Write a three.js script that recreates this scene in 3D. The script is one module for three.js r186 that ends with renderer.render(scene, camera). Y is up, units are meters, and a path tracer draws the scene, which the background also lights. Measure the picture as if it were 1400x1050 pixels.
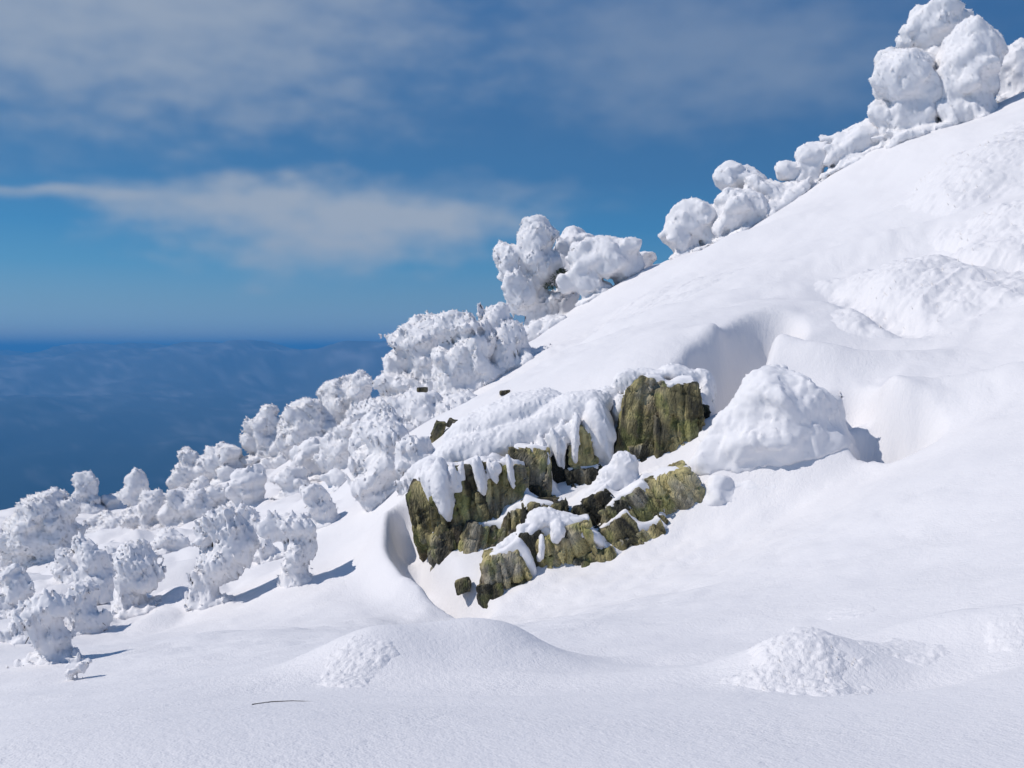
import * as THREE from 'three';

// ───────────────────────── camera, sky, sun, exposure ─────────────────────────
const scene = new THREE.Scene();
const EYE = 1.75, F = 1442, PITCH = -Math.atan(46 / F);      // focal length in photograph pixels (1400 x 1050)
const camera = new THREE.PerspectiveCamera(40.0, 4 / 3, 0.1, 120000);
camera.position.set(0, EYE, 0);
camera.rotation.set(PITCH, 0, 0);
camera.updateMatrixWorld();

const renderer = new THREE.WebGLRenderer({ antialias: true });
renderer.setSize(1024, 768);
renderer.toneMapping = THREE.LinearToneMapping;
renderer.toneMappingExposure = 1.03;
renderer.shadowMap.enabled = true;

const SUN = new THREE.Vector3(-0.66, 0.73, 0.12).normalize();
const sun = new THREE.DirectionalLight(new THREE.Color(1.0, 0.935, 0.87), 3.4);
sun.position.copy(SUN).multiplyScalar(120);
sun.castShadow = true;
sun.shadow.mapSize.set(4096, 4096);
Object.assign(sun.shadow.camera, { left: -70, right: 70, top: 70, bottom: -70, near: 1, far: 300 });
scene.add(sun, sun.target);

// ───────────────────────── noise ─────────────────────────
function rng(seed) { let a = seed >>> 0; return () => { a = (a + 0x6D2B79F5) >>> 0; let t = a; t = Math.imul(t ^ (t >>> 15), t | 1); t ^= t + Math.imul(t ^ (t >>> 7), t | 61); return ((t ^ (t >>> 14)) >>> 0) / 4294967296; }; }
const PERM = new Uint8Array(512);
{ const r = rng(7), p = [...Array(256).keys()]; for (let i = 255; i > 0; i--) { const j = Math.floor(r() * (i + 1)); [p[i], p[j]] = [p[j], p[i]]; } for (let i = 0; i < 512; i++) PERM[i] = p[i & 255]; }
const GX = new Float32Array(256), GY = new Float32Array(256), GZ = new Float32Array(256);
{ const r = rng(21); for (let i = 0; i < 256; i++) { const z = r() * 2 - 1, a = r() * 6.2832, s = Math.sqrt(1 - z * z); GX[i] = s * Math.cos(a); GY[i] = s * Math.sin(a); GZ[i] = z; } }
function noise(x, y, z) {                                     // about -0.8 .. 0.8
  const X = Math.floor(x), Y = Math.floor(y), Z = Math.floor(z); x -= X; y -= Y; z -= Z;
  const u = x * x * x * (x * (x * 6 - 15) + 10), v = y * y * y * (y * (y * 6 - 15) + 10), w = z * z * z * (z * (z * 6 - 15) + 10);
  const a = PERM[X & 255], b = PERM[(X + 1) & 255], Y0 = Y & 255, Y1 = (Y + 1) & 255, Z0 = Z & 255, Z1 = (Z + 1) & 255;
  const aa = PERM[a + Y0], ab = PERM[a + Y1], ba = PERM[b + Y0], bb = PERM[b + Y1];
  const g = (i, dx, dy, dz) => GX[i] * dx + GY[i] * dy + GZ[i] * dz;
  const n00 = g(PERM[aa + Z0], x, y, z), n10 = g(PERM[ba + Z0], x - 1, y, z), n01 = g(PERM[ab + Z0], x, y - 1, z), n11 = g(PERM[bb + Z0], x - 1, y - 1, z);
  const m00 = g(PERM[aa + Z1], x, y, z - 1), m10 = g(PERM[ba + Z1], x - 1, y, z - 1), m01 = g(PERM[ab + Z1], x, y - 1, z - 1), m11 = g(PERM[bb + Z1], x - 1, y - 1, z - 1);
  const l0 = n00 + u * (n10 - n00), l1 = n01 + u * (n11 - n01), k0 = m00 + u * (m10 - m00), k1 = m01 + u * (m11 - m01);
  const p = l0 + v * (l1 - l0), q = k0 + v * (k1 - k0);
  return p + w * (q - p);
}
function fbm(x, y, z, n = 4) { let s = 0, a = 1; for (let i = 0; i < n; i++) { s += a * noise(x, y, z); x = x * 2.03 + 7.1; y = y * 2.03 + 3.7; z = z * 2.03 + 5.3; a *= 0.5; } return s; }
const clamp = (x, a = 0, b = 1) => Math.min(b, Math.max(a, x));
const step = (a, b, x) => { const t = clamp((x - a) / (b - a)); return t * t * (3 - 2 * t); };
const mix = (a, b, t) => a + (b - a) * t;
const lin = (c) => { c /= 255; return c <= 0.04045 ? c / 12.92 : Math.pow((c + 0.055) / 1.055, 2.4); };
const rgb = (r, g, b) => [lin(r), lin(g), lin(b)];

// ───────────────────────── sky: air and thin cloud, the same all round ─────────────────────────
{
  const W = 2048, Hh = 1024, data = new Float32Array(W * Hh * 4);
  const stops = [[-2, rgb(162, 182, 200)], [0.2, rgb(162, 182, 200)], [1.4, rgb(144, 177, 199)], [2.6, rgb(126, 168, 194)], [4.5, rgb(94, 155, 194)], [6.5, rgb(74, 140, 188)], [9, rgb(72, 126, 174)], [12, rgb(70, 118, 166)], [20, rgb(62, 108, 160)], [45, rgb(52, 98, 152)], [90, rgb(46, 90, 146)]];
  // cloud banks in view: azimuth and elevation in degrees, half sizes, density
  const az = (px) => Math.atan((px - 700) / F) * 57.2958, el = (py) => Math.atan((479 - py) / F) * 57.2958;
  const banks = [];
  const bank = (px, py, rx, ry, k, soft = 1, tilt = 0) => banks.push([az(px), el(py), rx / F * 57.3, ry / F * 57.3, k, soft, tilt]);
  bank(470, 295, 290, 82, 1.0, 0.8); bank(420, 330, 190, 70, 0.45); bank(600, 275, 200, 58, 0.5);
  bank(70, 280, 170, 15, 0.8, 0.5, 0.01); bank(250, 285, 160, 40, 0.45);
  bank(80, 0, 420, 190, 0.7, 1.6); bank(300, 50, 380, 130, 0.3, 1.6);
  bank(950, 85, 300, 90, 0.36, 1.5); 
  bank(150, 462, 260, 18, 0.35, 1);
  const r = rng(5);
  for (let i = 0; i < 46; i++) { const a = r() * 360 - 180, e = 2 + Math.pow(r(), 1.5) * 60; if (Math.abs(a) < 46 && e < 30) continue; banks.push([a, e, 8 + r() * 10, 2 + r() * 4, 0.35 + r() * 0.5, 1, 0]); }
  const cloud = rgb(162, 173, 188);
  for (let j = 0; j < Hh; j++) {
    const e = (j + 0.5) / Hh * 180 - 90, here = banks.filter((b) => Math.abs(e - b[1]) < b[3] * 2.6);
    let c = stops[0][1];
    if (e > -2) for (let k = 0; k < stops.length - 1; k++) if (e >= stops[k][0] && e <= stops[k + 1][0]) { const t = (e - stops[k][0]) / (stops[k + 1][0] - stops[k][0]); c = [0, 1, 2].map((q) => mix(stops[k][1][q], stops[k + 1][1][q], t)); break; }
    for (let i = 0; i < W; i++) {
      const o = (j * W + i) * 4;
      let R = c[0], G = c[1], B = c[2];
      if (e > -1) {
        const lon = ((i + 0.5) / W - 0.5) * 2 * Math.PI;           // u = atan2(z, x) / 2pi + 0.5
        const dx = Math.cos(lon) * Math.cos(e * 0.0174533), dz = Math.sin(lon) * Math.cos(e * 0.0174533), dy = Math.sin(e * 0.0174533);
        const a = Math.atan2(dx, -dz) * 57.2958;
        let k = 0, wx = 0, wy = 0, fine = 0, made = false;
        for (const [ba, be, ra, re, kk, soft, tilt] of here) {
          let da = a - ba; if (da > 180) da -= 360; if (da < -180) da += 360;
          if (Math.abs(da) > ra * 2.2 || Math.abs(e - be) > re * 2.6 || k > 0.92) continue;
          if (!made) { made = true; wx = fbm(dx * 9, dy * 16, dz * 9, 3); wy = fbm(dx * 9 + 31, dy * 16, dz * 9, 3); fine = fbm(dx * 24, dy * 55, dz * 24, 5); }
          let u = (da + wx * 3.4) / ra, v = (e - be - tilt * da + wy * Math.min(1.6, re * 0.8)) / re;
          if (v > 0) v *= 1.25 / soft;                           // tops crisper than the undersides
          const q = 1 - Math.sqrt(u * u + v * v) + fine * 0.36;
          k = Math.max(k, 0) + (1 - k) * kk * step(-0.25 * soft, 0.95, q);
        }
        const off = Math.acos(clamp(dx * SUN.x + dy * SUN.y + dz * SUN.z, -1, 1)) * 57.2958, air = mix(1.12, 0.80, step(45, 110, off)) + 0.08 * step(120, 180, off);   // clear air is darkest across from the sun
        R *= air; G *= air; B *= mix(1, air, 0.8);
        k = clamp(k, 0, 0.93);
        R = mix(R, cloud[0], k); G = mix(G, cloud[1], k); B = mix(B, cloud[2], k);
      }
      data[o] = R; data[o + 1] = G; data[o + 2] = B; data[o + 3] = 1;
    }
  }
  const sky = new THREE.DataTexture(data, W, Hh, THREE.RGBAFormat, THREE.FloatType);
  sky.mapping = THREE.EquirectangularReflectionMapping;
  sky.magFilter = THREE.LinearFilter; sky.needsUpdate = true;
  scene.background = sky; scene.environment = sky;
}
scene.fog = new THREE.FogExp2(new THREE.Color().setRGB(0.10, 0.47, 1.0), 0.000052);

// ───────────────────────── helpers ─────────────────────────
const taken = {};
function numbered(name) { const n = taken[name] = (taken[name] ?? -1) + 1; return n ? `${name}_${String(n).padStart(3, '0')}` : name; }
function shade(o) { o.castShadow = true; o.receiveShadow = true; return o; }
// a point seen at photograph pixel (px, py), d metres in front of the eye
function at(px, py, d) {
  const x = (px - 700) / F, y = (525 - py) / F, c = Math.cos(PITCH), s = Math.sin(PITCH);
  const Y = y * c + s, Z = y * s - c, t = -d / Z;
  return [x * t, EYE + Y * t, -d];
}

// ───────────────────────── snow slope: heights ─────────────────────────
const seen = [   // photograph pixel and distance of spots on the snow
  [-150, 1150, 4], [300, 1050, 4.5], [700, 1050, 4.5], [1100, 1050, 4.5], [1450, 1050, 4.5], [-50, 1050, 4.6],
  [0, 985, 7], [350, 965, 6.8], [700, 958, 6.9], [1050, 950, 6.8], [1400, 925, 6.5],
  [0, 930, 11], [300, 900, 11], [560, 885, 10.6], [800, 880, 10], [1050, 862, 9.8], [1400, 840, 8.6],
  [130, 872, 17.5], [260, 850, 18.5], [400, 800, 19.5], [480, 770, 19.8], [450, 850, 15], [700, 850, 14], [900, 820, 13.5], [1150, 780, 12], [1400, 740, 11],
  [570, 800, 18.4], [660, 832, 17.2], [760, 802, 17.3], [850, 772, 17.5], [910, 750, 17.7], [965, 706, 18.2],
  [1030, 690, 18.2], [1100, 662, 18.2], [1180, 640, 18], [1280, 600, 17.2], [1400, 560, 16.5], [1250, 680, 14.5],
  [525, 700, 21.2], [440, 730, 23], [360, 770, 22.5], [250, 775, 24], [100, 800, 23], [0, 840, 20], [60, 775, 29], [200, 730, 32], [330, 690, 33], [450, 655, 31], [540, 640, 26],
  [585, 640, 21.2], [650, 606, 21.4], [740, 576, 21.6], [800, 548, 21.8], [850, 510, 22], [930, 505, 21.8],
  [990, 560, 20.4], [1100, 540, 20.6], [1200, 540, 19.8], [1300, 520, 19.6], [1400, 480, 19.8],
  [620, 560, 29], [740, 510, 30], [860, 440, 31.5], [950, 410, 31], [1060, 430, 25], [1000, 380, 33], [1150, 420, 26], [1250, 450, 23.5], [1150, 300, 36], [1250, 300, 32], [1400, 300, 29], [1300, 380, 27], [1400, 400, 24],
  [1420, 118, 41], [1300, 168, 42], [1200, 200, 43], [1100, 262, 43.5], [1000, 325, 44], [900, 362, 44.5], [800, 412, 45], [720, 470, 45.5], [630, 525, 46], [540, 560, 47], [450, 598, 49], [350, 645, 51], [260, 682, 53], [150, 695, 56], [0, 715, 58], [-200, 760, 58],
  [0, 760, 40], [-150, 830, 30], [-300, 950, 20], [180, 708, 44], [400, 640, 40],
];
const nodes = seen.map(([px, py, d]) => at(px, py, d)).map(([x, y, z]) => [x, z, y]);
nodes.push([0, 0, 0.02], [-4, 2, -0.6], [4, 2, 0.8], [0, 8, 0.3], [-10, 8, -2.4], [10, 8, 3], [-10, -2, -2.6], [9, -4, 2.2],
  [16, -14, 5], [22, -22, 9], [30, -34, 15.5], [36, -44, 18], [30, 4, 13], [-30, 4, -9], [-34, -22, -12], [-48, -44, -17],
  [30, -62, 9], [12, -64, 0], [0, -66, -6], [-14, -70, -14], [-28, -74, -20], [-46, -76, -26], [60, -60, 20],
  [40, -100, -10], [10, -100, -22], [-20, -100, -34], [-60, -100, -44], [75, -100, -4], [70, 0, 30], [-80, 0, -30]);
function spline(pts, lambda) {
  const n = pts.length, m = n + 3, A = Array.from({ length: m }, () => new Float64Array(m + 1));
  const U = (r2) => (r2 > 1e-12 ? 0.5 * r2 * Math.log(r2) : 0);
  for (let i = 0; i < n; i++) {
    for (let j = 0; j < n; j++) A[i][j] = U((pts[i][0] - pts[j][0]) ** 2 + (pts[i][1] - pts[j][1]) ** 2);
    A[i][i] += lambda; A[i][n] = A[n][i] = 1; A[i][n + 1] = A[n + 1][i] = pts[i][0]; A[i][n + 2] = A[n + 2][i] = pts[i][1]; A[i][m] = pts[i][2];
  }
  for (let c = 0; c < m; c++) {
    let p = c; for (let r = c + 1; r < m; r++) if (Math.abs(A[r][c]) > Math.abs(A[p][c])) p = r;
    [A[c], A[p]] = [A[p], A[c]];
    for (let r = c + 1; r < m; r++) { const f = A[r][c] / A[c][c]; if (f) for (let k = c; k <= m; k++) A[r][k] -= f * A[c][k]; }
  }
  const w = new Float64Array(m);
  for (let r = m - 1; r >= 0; r--) { let s = A[r][m]; for (let k = r + 1; k < m; k++) s -= A[r][k] * w[k]; w[r] = s / A[r][r]; }
  return (x, z) => { let s = w[n] + w[n + 1] * x + w[n + 2] * z; for (let i = 0; i < n; i++) { const dx = x - pts[i][0], dz = z - pts[i][1], r2 = dx * dx + dz * dz; if (r2 > 1e-12) s += w[i] * 0.5 * r2 * Math.log(r2); } return s; };
}
const lie = (() => {                                                        // the spline, read from a half-metre grid
  const f = spline(nodes, 0.15), s = 0.5, x0 = -116, z0 = -110, nx = 464, nz = 256, v = new Float32Array(nx * nz);
  for (let k = 0; k < nz; k++) for (let i = 0; i < nx; i++) v[k * nx + i] = f(x0 + i * s, z0 + k * s);
  const c = (a, b, d, e, t) => b + 0.5 * t * (d - a + t * (2 * a - 5 * b + 4 * d - e + t * (3 * (b - d) + e - a)));
  return (x, z) => {
    const a = clamp((x - x0) / s, 1, nx - 3.001), b = clamp((z - z0) / s, 1, nz - 3.001), i = Math.floor(a), k = Math.floor(b), u = a - i, w = b - k, q = [];
    for (let m = -1; m < 3; m++) { const o = (k + m) * nx + i; q.push(c(v[o - 1], v[o], v[o + 1], v[o + 2], u)); }
    return c(q[0], q[1], q[2], q[3], w);
  };
})();
// wind-made forms: [x, z, turn, half length, half width, height], humps and scoops
const forms = [];
function form(px, py, d, turn, lx, lz, h, p = 1) { const [x, , z] = at(px, py, d); const a = turn * 0.0174533; forms.push([x, z, Math.cos(a), Math.sin(a), lx, lz, h, p]); }
function groove(points, width, h) {   // a scoop along a line of pixels
  for (let i = 0; i < points.length - 1; i++) { const a = at(...points[i]), b = at(...points[i + 1]); const dx = b[0] - a[0], dz = b[2] - a[2], L = Math.hypot(dx, dz); forms.push([(a[0] + b[0]) / 2, (a[2] + b[2]) / 2, dx / L, dz / L, L * 0.72, width, h, 1]); }
}
form(590, 880, 8.9, -10, 1.1, 0.22, 0.36, 3.2); form(500, 905, 8.5, 0, 0.5, 0.3, 0.16, 1.5); form(680, 880, 9.1, -16, 0.5, 0.16, 0.14, 3);
form(880, 925, 7.9, 8, 1.5, 0.14, 0.06, 3); form(560, 958, 6.9, 2, 1.6, 0.10, 0.035, 3); form(1095, 900, 7.7, 10, 0.55, 0.36, 0.27, 1.4); form(1270, 872, 8.2, 4, 1.0, 0.16, 0.20, 2.4); form(1420, 880, 7.8, 0, 0.9, 0.3, 0.12);
form(1250, 935, 7.0, -8, 0.9, 0.3, -0.10); form(900, 890, 9, 0, 0.9, 0.25, -0.05);
form(930, 490, 22.4, 25, 1.1, 1.3, 0.1);
groove([[1062, 446, 24.2], [1020, 500, 22.8], [975, 560, 21.4], [950, 600, 20.6]], 0.62, -1.9);
form(1050, 510, 22.4, 40, 1.5, 0.45, 0.5);
groove([[1160, 560, 19.9], [1182, 604, 18.9], [1215, 622, 18.4], [1268, 590, 18.0]], 0.46, -0.85);
form(1200, 570, 19.2, 0, 0.9, 0.5, 0.35);
groove([[572, 690, 20.6], [556, 740, 19.8], [566, 790, 18.8], [600, 826, 17.8], [650, 842, 17.0]], 0.40, -0.55);
groove([[535, 690, 20.6], [528, 750, 19.6], [545, 810, 18.2], [590, 846, 17.0]], 0.42, 0.28);
groove([[1140, 404, 27], [1190, 440, 25.2], [1250, 466, 23.6]], 0.5, -0.4);
form(1150, 470, 22.5, 8, 2.2, 0.5, -0.28); form(1170, 500, 21.4, 6, 1.8, 0.4, 0.2);
form(1060, 640, 19.2, -14, 1.5, 1.0, 0.8); form(1280, 405, 26.6, -6, 2.6, 1.7, 0.55); form(1350, 235, 33, -20, 2.2, 1.8, 0.6); form(1400, 330, 29, 0, 1.6, 1.4, 0.5);
form(1310, 530, 19.0, 20, 2.2, 0.3, 0.32, 2.6); form(1230, 560, 18.9, 25, 1.0, 0.25, 0.25, 2.2); form(1080, 400, 28.5, 10, 2.4, 0.4, 0.28, 2.5); form(1180, 345, 31, 15, 2.6, 0.4, 0.30, 2.5); form(870, 470, 30, 24, 2.4, 0.5, 0.30, 2.2); form(760, 530, 29, 20, 1.8, 0.5, 0.28, 2.2); form(1000, 345, 39, 20, 3, 0.6, 0.35, 2);
function H(x, z) {
  let y = lie(x, z);
  const dist = Math.hypot(x, z);
  for (const [fx, fz, c, s, lx, lz, h, near] of forms) {
    const dx = x - fx, dz = z - fz, u = (dx * c + dz * s) / lx, v0 = (-dx * s + dz * c) / lz, v = v0 > 0 ? v0 / near : v0, q = u * u + v * v;
    if (q < 9) y += h * (h < -0.5 ? Math.exp(-1.1 * q * q) : Math.exp(-q * 1.1));
  }
  const a = 0.84 * x - 0.54 * z, b = 0.54 * x + 0.84 * z;                // along and across the wind
  const far = step(4, 20, dist), flank = step(-3.5, -7, x + 0.12 * (z + 18)) * step(-16.5, -21, z) * step(-58, -48, z);
  if (flank > 0) y += flank * ((Math.abs(noise(x * 0.42 + 3, 1.1, z * 0.36)) - 0.2) * 1.1 + (Math.abs(noise(x * 1.1, 7.7, z * 0.9)) - 0.2) * 0.35);
  y += fbm(x * 0.22, 3.3, z * 0.22, 3) * (0.05 + 0.30 * far);
  y += noise(a * 0.5, 9.1, b * 1.7) * (0.012 + 0.07 * far);
  const rip = 1 - Math.abs(noise(a * 0.55 + 0.4 * noise(a * 1.1, 3.1, b), 14.5, b * 2.6)) * 2.2, ripple = step(-0.1, 0.5, noise(x * 0.21, 31.5, z * 0.21));
  y += Math.max(0, rip) ** 3 * ripple * (0.014 + 0.05 * far);                  // wind-cut edges
  const crust = step(-0.15, 0.45, noise(x * 0.16, 40.5, z * 0.16) + 0.3 * noise(x * 0.7, 20.5, z * 0.7));
  y += (Math.abs(noise(a * 1.6, 5.5, b * 3.8)) - 0.2) * (0.012 + (0.03 + 0.08 * crust) * far);
  y += noise(a * 4.2, 1.5, b * 7.5) * (0.003 + (0.006 + 0.02 * crust) * far);
  return y;
}
// the grid is finer nearby and wider with distance
const material = {};
const bump = (() => {
  const N = 1024, d = new Uint8Array(N * N * 4), T = (x, y, f, s) => {      // tiles: noise on two circles blended at the seam
    const a = noise(x * f, y * f, s), b = noise((x - 1) * f, y * f, s), c = noise(x * f, (y - 1) * f, s), e = noise((x - 1) * f, (y - 1) * f, s);
    return mix(mix(a, b, x), mix(c, e, x), y);
  };
  for (let j = 0; j < N; j++) for (let i = 0; i < N; i++) {
    const x = i / N, y = j / N;
    const v = 0.5 + 0.32 * T(x, y, 9, 0.5) + 0.3 * T(x, y, 26, 1.5) + 0.28 * T(x, y, 70, 2.5) + 0.22 * T(x, y, 180, 3.5);
    const o = (j * N + i) * 4; d[o] = d[o + 1] = d[o + 2] = clamp(v) * 255; d[o + 3] = 255;
  }
  const t = new THREE.DataTexture(d, N, N); t.wrapS = t.wrapT = THREE.RepeatWrapping; t.magFilter = THREE.LinearFilter; t.needsUpdate = true; return t;
})();
const grain = (() => {                                                     // split and pitted rock, drawn out along v
  const N = 512, d = new Uint8Array(N * N * 4), T = (x, y, fx, fy, s) => { const f = (p, q) => noise(p * fx, q * fy, s); return mix(mix(f(x, y), f(x - 1, y), x), mix(f(x, y - 1), f(x - 1, y - 1), x), y); };
  for (let j = 0; j < N; j++) for (let i = 0; i < N; i++) {
    const x = i / N, y = j / N, w = 0.06 * T(x, y, 6, 6, 9.5), a = Math.abs(T(x + w, y, 16, 5, 0.5)), b = Math.abs(T(x + w, y, 38, 12, 1.5)), c = T(x, y, 90, 50, 2.5);
    const o = (j * N + i) * 4; d[o] = d[o + 1] = d[o + 2] = clamp(0.25 + 0.9 * a + 0.7 * b + 0.3 * c) * 255; d[o + 3] = 255;
  }
  const t = new THREE.DataTexture(d, N, N); t.wrapS = t.wrapT = THREE.RepeatWrapping; t.magFilter = THREE.LinearFilter; t.needsUpdate = true; return t;
})();
material.snow = new THREE.MeshStandardMaterial({ color: new THREE.Color().setRGB(0.728, 0.718, 0.73), roughness: 0.85, bumpMap: bump, bumpScale: 0.016 });
material.rime = new THREE.MeshStandardMaterial({ color: new THREE.Color().setRGB(0.74, 0.735, 0.75), roughness: 0.9 });
material.rock = new THREE.MeshStandardMaterial({ color: 0xffffff, vertexColors: true, roughness: 0.88, bumpMap: grain, bumpScale: 0.09 });
material.bark = new THREE.MeshStandardMaterial({ color: new THREE.Color().setRGB(0.055, 0.045, 0.035), roughness: 0.95 });
material.needle = new THREE.MeshStandardMaterial({ color: new THREE.Color().setRGB(0.030, 0.060, 0.022), roughness: 0.9 });
{
  const rows = [], NX = 560; let z = 12; while (z > -104) { rows.push(z); z -= 0.02 + 0.0068 * Math.abs(z) + (z > 0 ? 0.4 : 0); }
  const pos = new Float32Array(rows.length * (NX + 1) * 3), uv = new Float32Array(rows.length * (NX + 1) * 2), idx = [];
  rows.forEach((zz, j) => {
    for (let i = 0; i <= NX; i++) {
      const u = i / NX * 2 - 1, s = u * (0.62 + 0.38 * u * u * u * u), x = s * (7 + 0.86 * Math.abs(zz)), k = j * (NX + 1) + i;
      pos[k * 3] = x; pos[k * 3 + 1] = H(x, zz); pos[k * 3 + 2] = zz; uv[k * 2] = x / 1.9 + zz * 0.13; uv[k * 2 + 1] = zz / 1.9 - x * 0.11;
      if (i < NX && j < rows.length - 1) idx.push(k, k + 1, k + NX + 1, k + 1, k + NX + 2, k + NX + 1);
    }
  });
  const g = new THREE.BufferGeometry();
  g.setAttribute('position', new THREE.BufferAttribute(pos, 3)); g.setAttribute('uv', new THREE.BufferAttribute(uv, 2)); g.setIndex(idx); g.computeVertexNormals();
  const m = shade(new THREE.Mesh(g, material.snow)); m.name = 'snow_slope';
  m.userData = { kind: 'structure', label: 'wide white wind-packed snow slope rising towards the ridge', category: 'snow slope' };
  scene.add(m);
}
function ground(px, py, near = 3) {                                       // distance at which a line of sight meets the snow
  const a = at(px, py, 1); let d0 = near;
  for (let d = near; d < 75; d += 0.1) { if (EYE + (a[1] - EYE) * d < H(a[0] * d, -d)) return (d + d0) / 2; d0 = d; }
  return null;
}

// ───────────────────────── far country below ─────────────────────────
{
  const rows = [], NX = 360; let r = 70; while (r < 90000) { rows.push(r); r *= r < 3500 ? 1.09 : 1.017; }
  const pos = [], col = [], idx = [];
  rows.forEach((rr, j) => {
    for (let i = 0; i <= NX; i++) {
      const x = (i / NX * 2 - 1) * rr * 1.15, z = -rr, k = j * (NX + 1) + i;
      const base = mix(-45 - (rr - 70) * 0.36, -2600, step(2500, 9000, rr));
      const km = 0.001, w = step(6000, 16000, rr);
      let hill = (fbm(x * km * 0.33, 2.2, z * km * 0.33, 5) * 0.5 + 0.32) * 420 * w;
      hill += (0.55 * step(9000, 24000, rr) + 0.45 * step(24000, 31000, rr)) * (2500 + 800 * fbm(x * km * 0.22, 8.2, z * km * 0.08, 6) * step(9000, 20000, rr));
      hill = Math.min(hill, 2900 + 0.3 * (hill - 2900));
      const y = base + Math.max(0, hill) - 1500 * step(33000, 60000, rr);
      pos.push(x, y, z);
      const f = fbm(x * km * 0.9, 4.4, z * km * 0.5, 4), fl = fbm(x * km * 3.1 + 9, 6.4, z * km * 1.7, 3);
      const snow = Math.min(1, (step(0.1, 0.6, f * 0.6 + 0.6 * fl) * 0.12) * step(7000, 20000, rr) + step(14000, 30000, rr) * (0.22 + 0.22 * step(-0.2, 0.5, fl + f * 0.4)));
      col.push(mix(0.026, 0.62, snow), mix(0.034, 0.62, snow), mix(0.024, 0.63, snow));
      if (i < NX && j < rows.length - 1) idx.push(k, k + 1, k + NX + 1, k + 1, k + NX + 2, k + NX + 1);
    }
  });
  const g = new THREE.BufferGeometry();
  g.setAttribute('position', new THREE.Float32BufferAttribute(pos, 3)); g.setAttribute('color', new THREE.Float32BufferAttribute(col, 3)); g.setIndex(idx); g.computeVertexNormals();
  const m = shade(new THREE.Mesh(g, new THREE.MeshStandardMaterial({ vertexColors: true, roughness: 1 }))); m.name = 'far_valley_terrain';
  m.userData = { kind: 'structure', label: 'blue hazy wooded valley and low hills far below the ridge', category: 'terrain' };
  scene.add(m);
}

// ───────────────────────── meshing of rounded forms ─────────────────────────
// near(x,y,z): rough distance; exact(x,y,z): distance with relief; relief: most by which the two differ
function surface(near, exact, lo, hi, cell, relief) {
  const n = [0, 1, 2].map((k) => Math.ceil((hi[k] - lo[k]) / cell) + 2), [nx, ny, nz] = n, B = 4;
  const val = new Float32Array(nx * ny * nz).fill(1e3), id = (i, j, k) => (k * ny + j) * nx + i;
  const reach = relief + cell * B * 1.8;
  for (let k = 0; k < nz; k += B) for (let j = 0; j < ny; j += B) for (let i = 0; i < nx; i += B) {
    const d = near(lo[0] + (i + B / 2) * cell, lo[1] + (j + B / 2) * cell, lo[2] + (k + B / 2) * cell);
    const full = Math.abs(d) < reach;
    for (let c = k; c < Math.min(nz, k + B); c++) for (let b = j; b < Math.min(ny, j + B); b++) for (let a = i; a < Math.min(nx, i + B); a++)
      val[id(a, b, c)] = full ? exact(lo[0] + a * cell, lo[1] + b * cell, lo[2] + c * cell) : d;
  }
  const vert = new Int32Array(nx * ny * nz).fill(-1), pos = [], idx = [];
  for (let k = 0; k < nz - 1; k++) for (let j = 0; j < ny - 1; j++) for (let i = 0; i < nx - 1; i++) {
    const c = [val[id(i, j, k)], val[id(i + 1, j, k)], val[id(i, j + 1, k)], val[id(i + 1, j + 1, k)], val[id(i, j, k + 1)], val[id(i + 1, j, k + 1)], val[id(i, j + 1, k + 1)], val[id(i + 1, j + 1, k + 1)]];
    let m = 0; for (let q = 0; q < 8; q++) if (c[q] < 0) m |= 1 << q;
    if (m === 0 || m === 255) continue;
    let sx = 0, sy = 0, sz = 0, s = 0;
    for (const [p, q] of EDGES) { if ((c[p] < 0) === (c[q] < 0)) continue; const t = c[p] / (c[p] - c[q]); sx += (p & 1) + t * ((q & 1) - (p & 1)); sy += ((p >> 1) & 1) + t * (((q >> 1) & 1) - ((p >> 1) & 1)); sz += (p >> 2) + t * ((q >> 2) - (p >> 2)); s++; }
    vert[id(i, j, k)] = pos.length / 3;
    pos.push(lo[0] + (i + sx / s) * cell, lo[1] + (j + sy / s) * cell, lo[2] + (k + sz / s) * cell);
  }
  const quad = (a, b, c, d, flip) => { if (a < 0 || b < 0 || c < 0 || d < 0) return; flip ? idx.push(a, c, b, a, d, c) : idx.push(a, b, c, a, c, d); };
  for (let k = 1; k < nz - 1; k++) for (let j = 1; j < ny - 1; j++) for (let i = 1; i < nx - 1; i++) {
    const v = val[id(i, j, k)] < 0;
    if (v !== val[id(i + 1, j, k)] < 0) quad(vert[id(i, j - 1, k - 1)], vert[id(i, j, k - 1)], vert[id(i, j, k)], vert[id(i, j - 1, k)], !v);
    if (v !== val[id(i, j + 1, k)] < 0) quad(vert[id(i - 1, j, k - 1)], vert[id(i - 1, j, k)], vert[id(i, j, k)], vert[id(i, j, k - 1)], !v);
    if (v !== val[id(i, j, k + 1)] < 0) quad(vert[id(i - 1, j - 1, k)], vert[id(i, j - 1, k)], vert[id(i, j, k)], vert[id(i - 1, j, k)], !v);
  }
  return { pos, idx };
}
function heights(lo, hi) {                                                // snow heights on a small grid, read back smoothly
  const s = 0.12, nx = Math.ceil((hi[0] - lo[0]) / s) + 2, nz = Math.ceil((hi[2] - lo[2]) / s) + 2, v = new Float32Array(nx * nz);
  for (let k = 0; k < nz; k++) for (let i = 0; i < nx; i++) v[k * nx + i] = H(lo[0] + i * s, lo[2] + k * s);
  return (x, z) => { const a = clamp((x - lo[0]) / s, 0, nx - 1.001), b = clamp((z - lo[2]) / s, 0, nz - 1.001), i = Math.floor(a), k = Math.floor(b), u = a - i, w = b - k, o = k * nx + i; return mix(mix(v[o], v[o + 1], u), mix(v[o + nx], v[o + nx + 1], u), w); };
}
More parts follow.
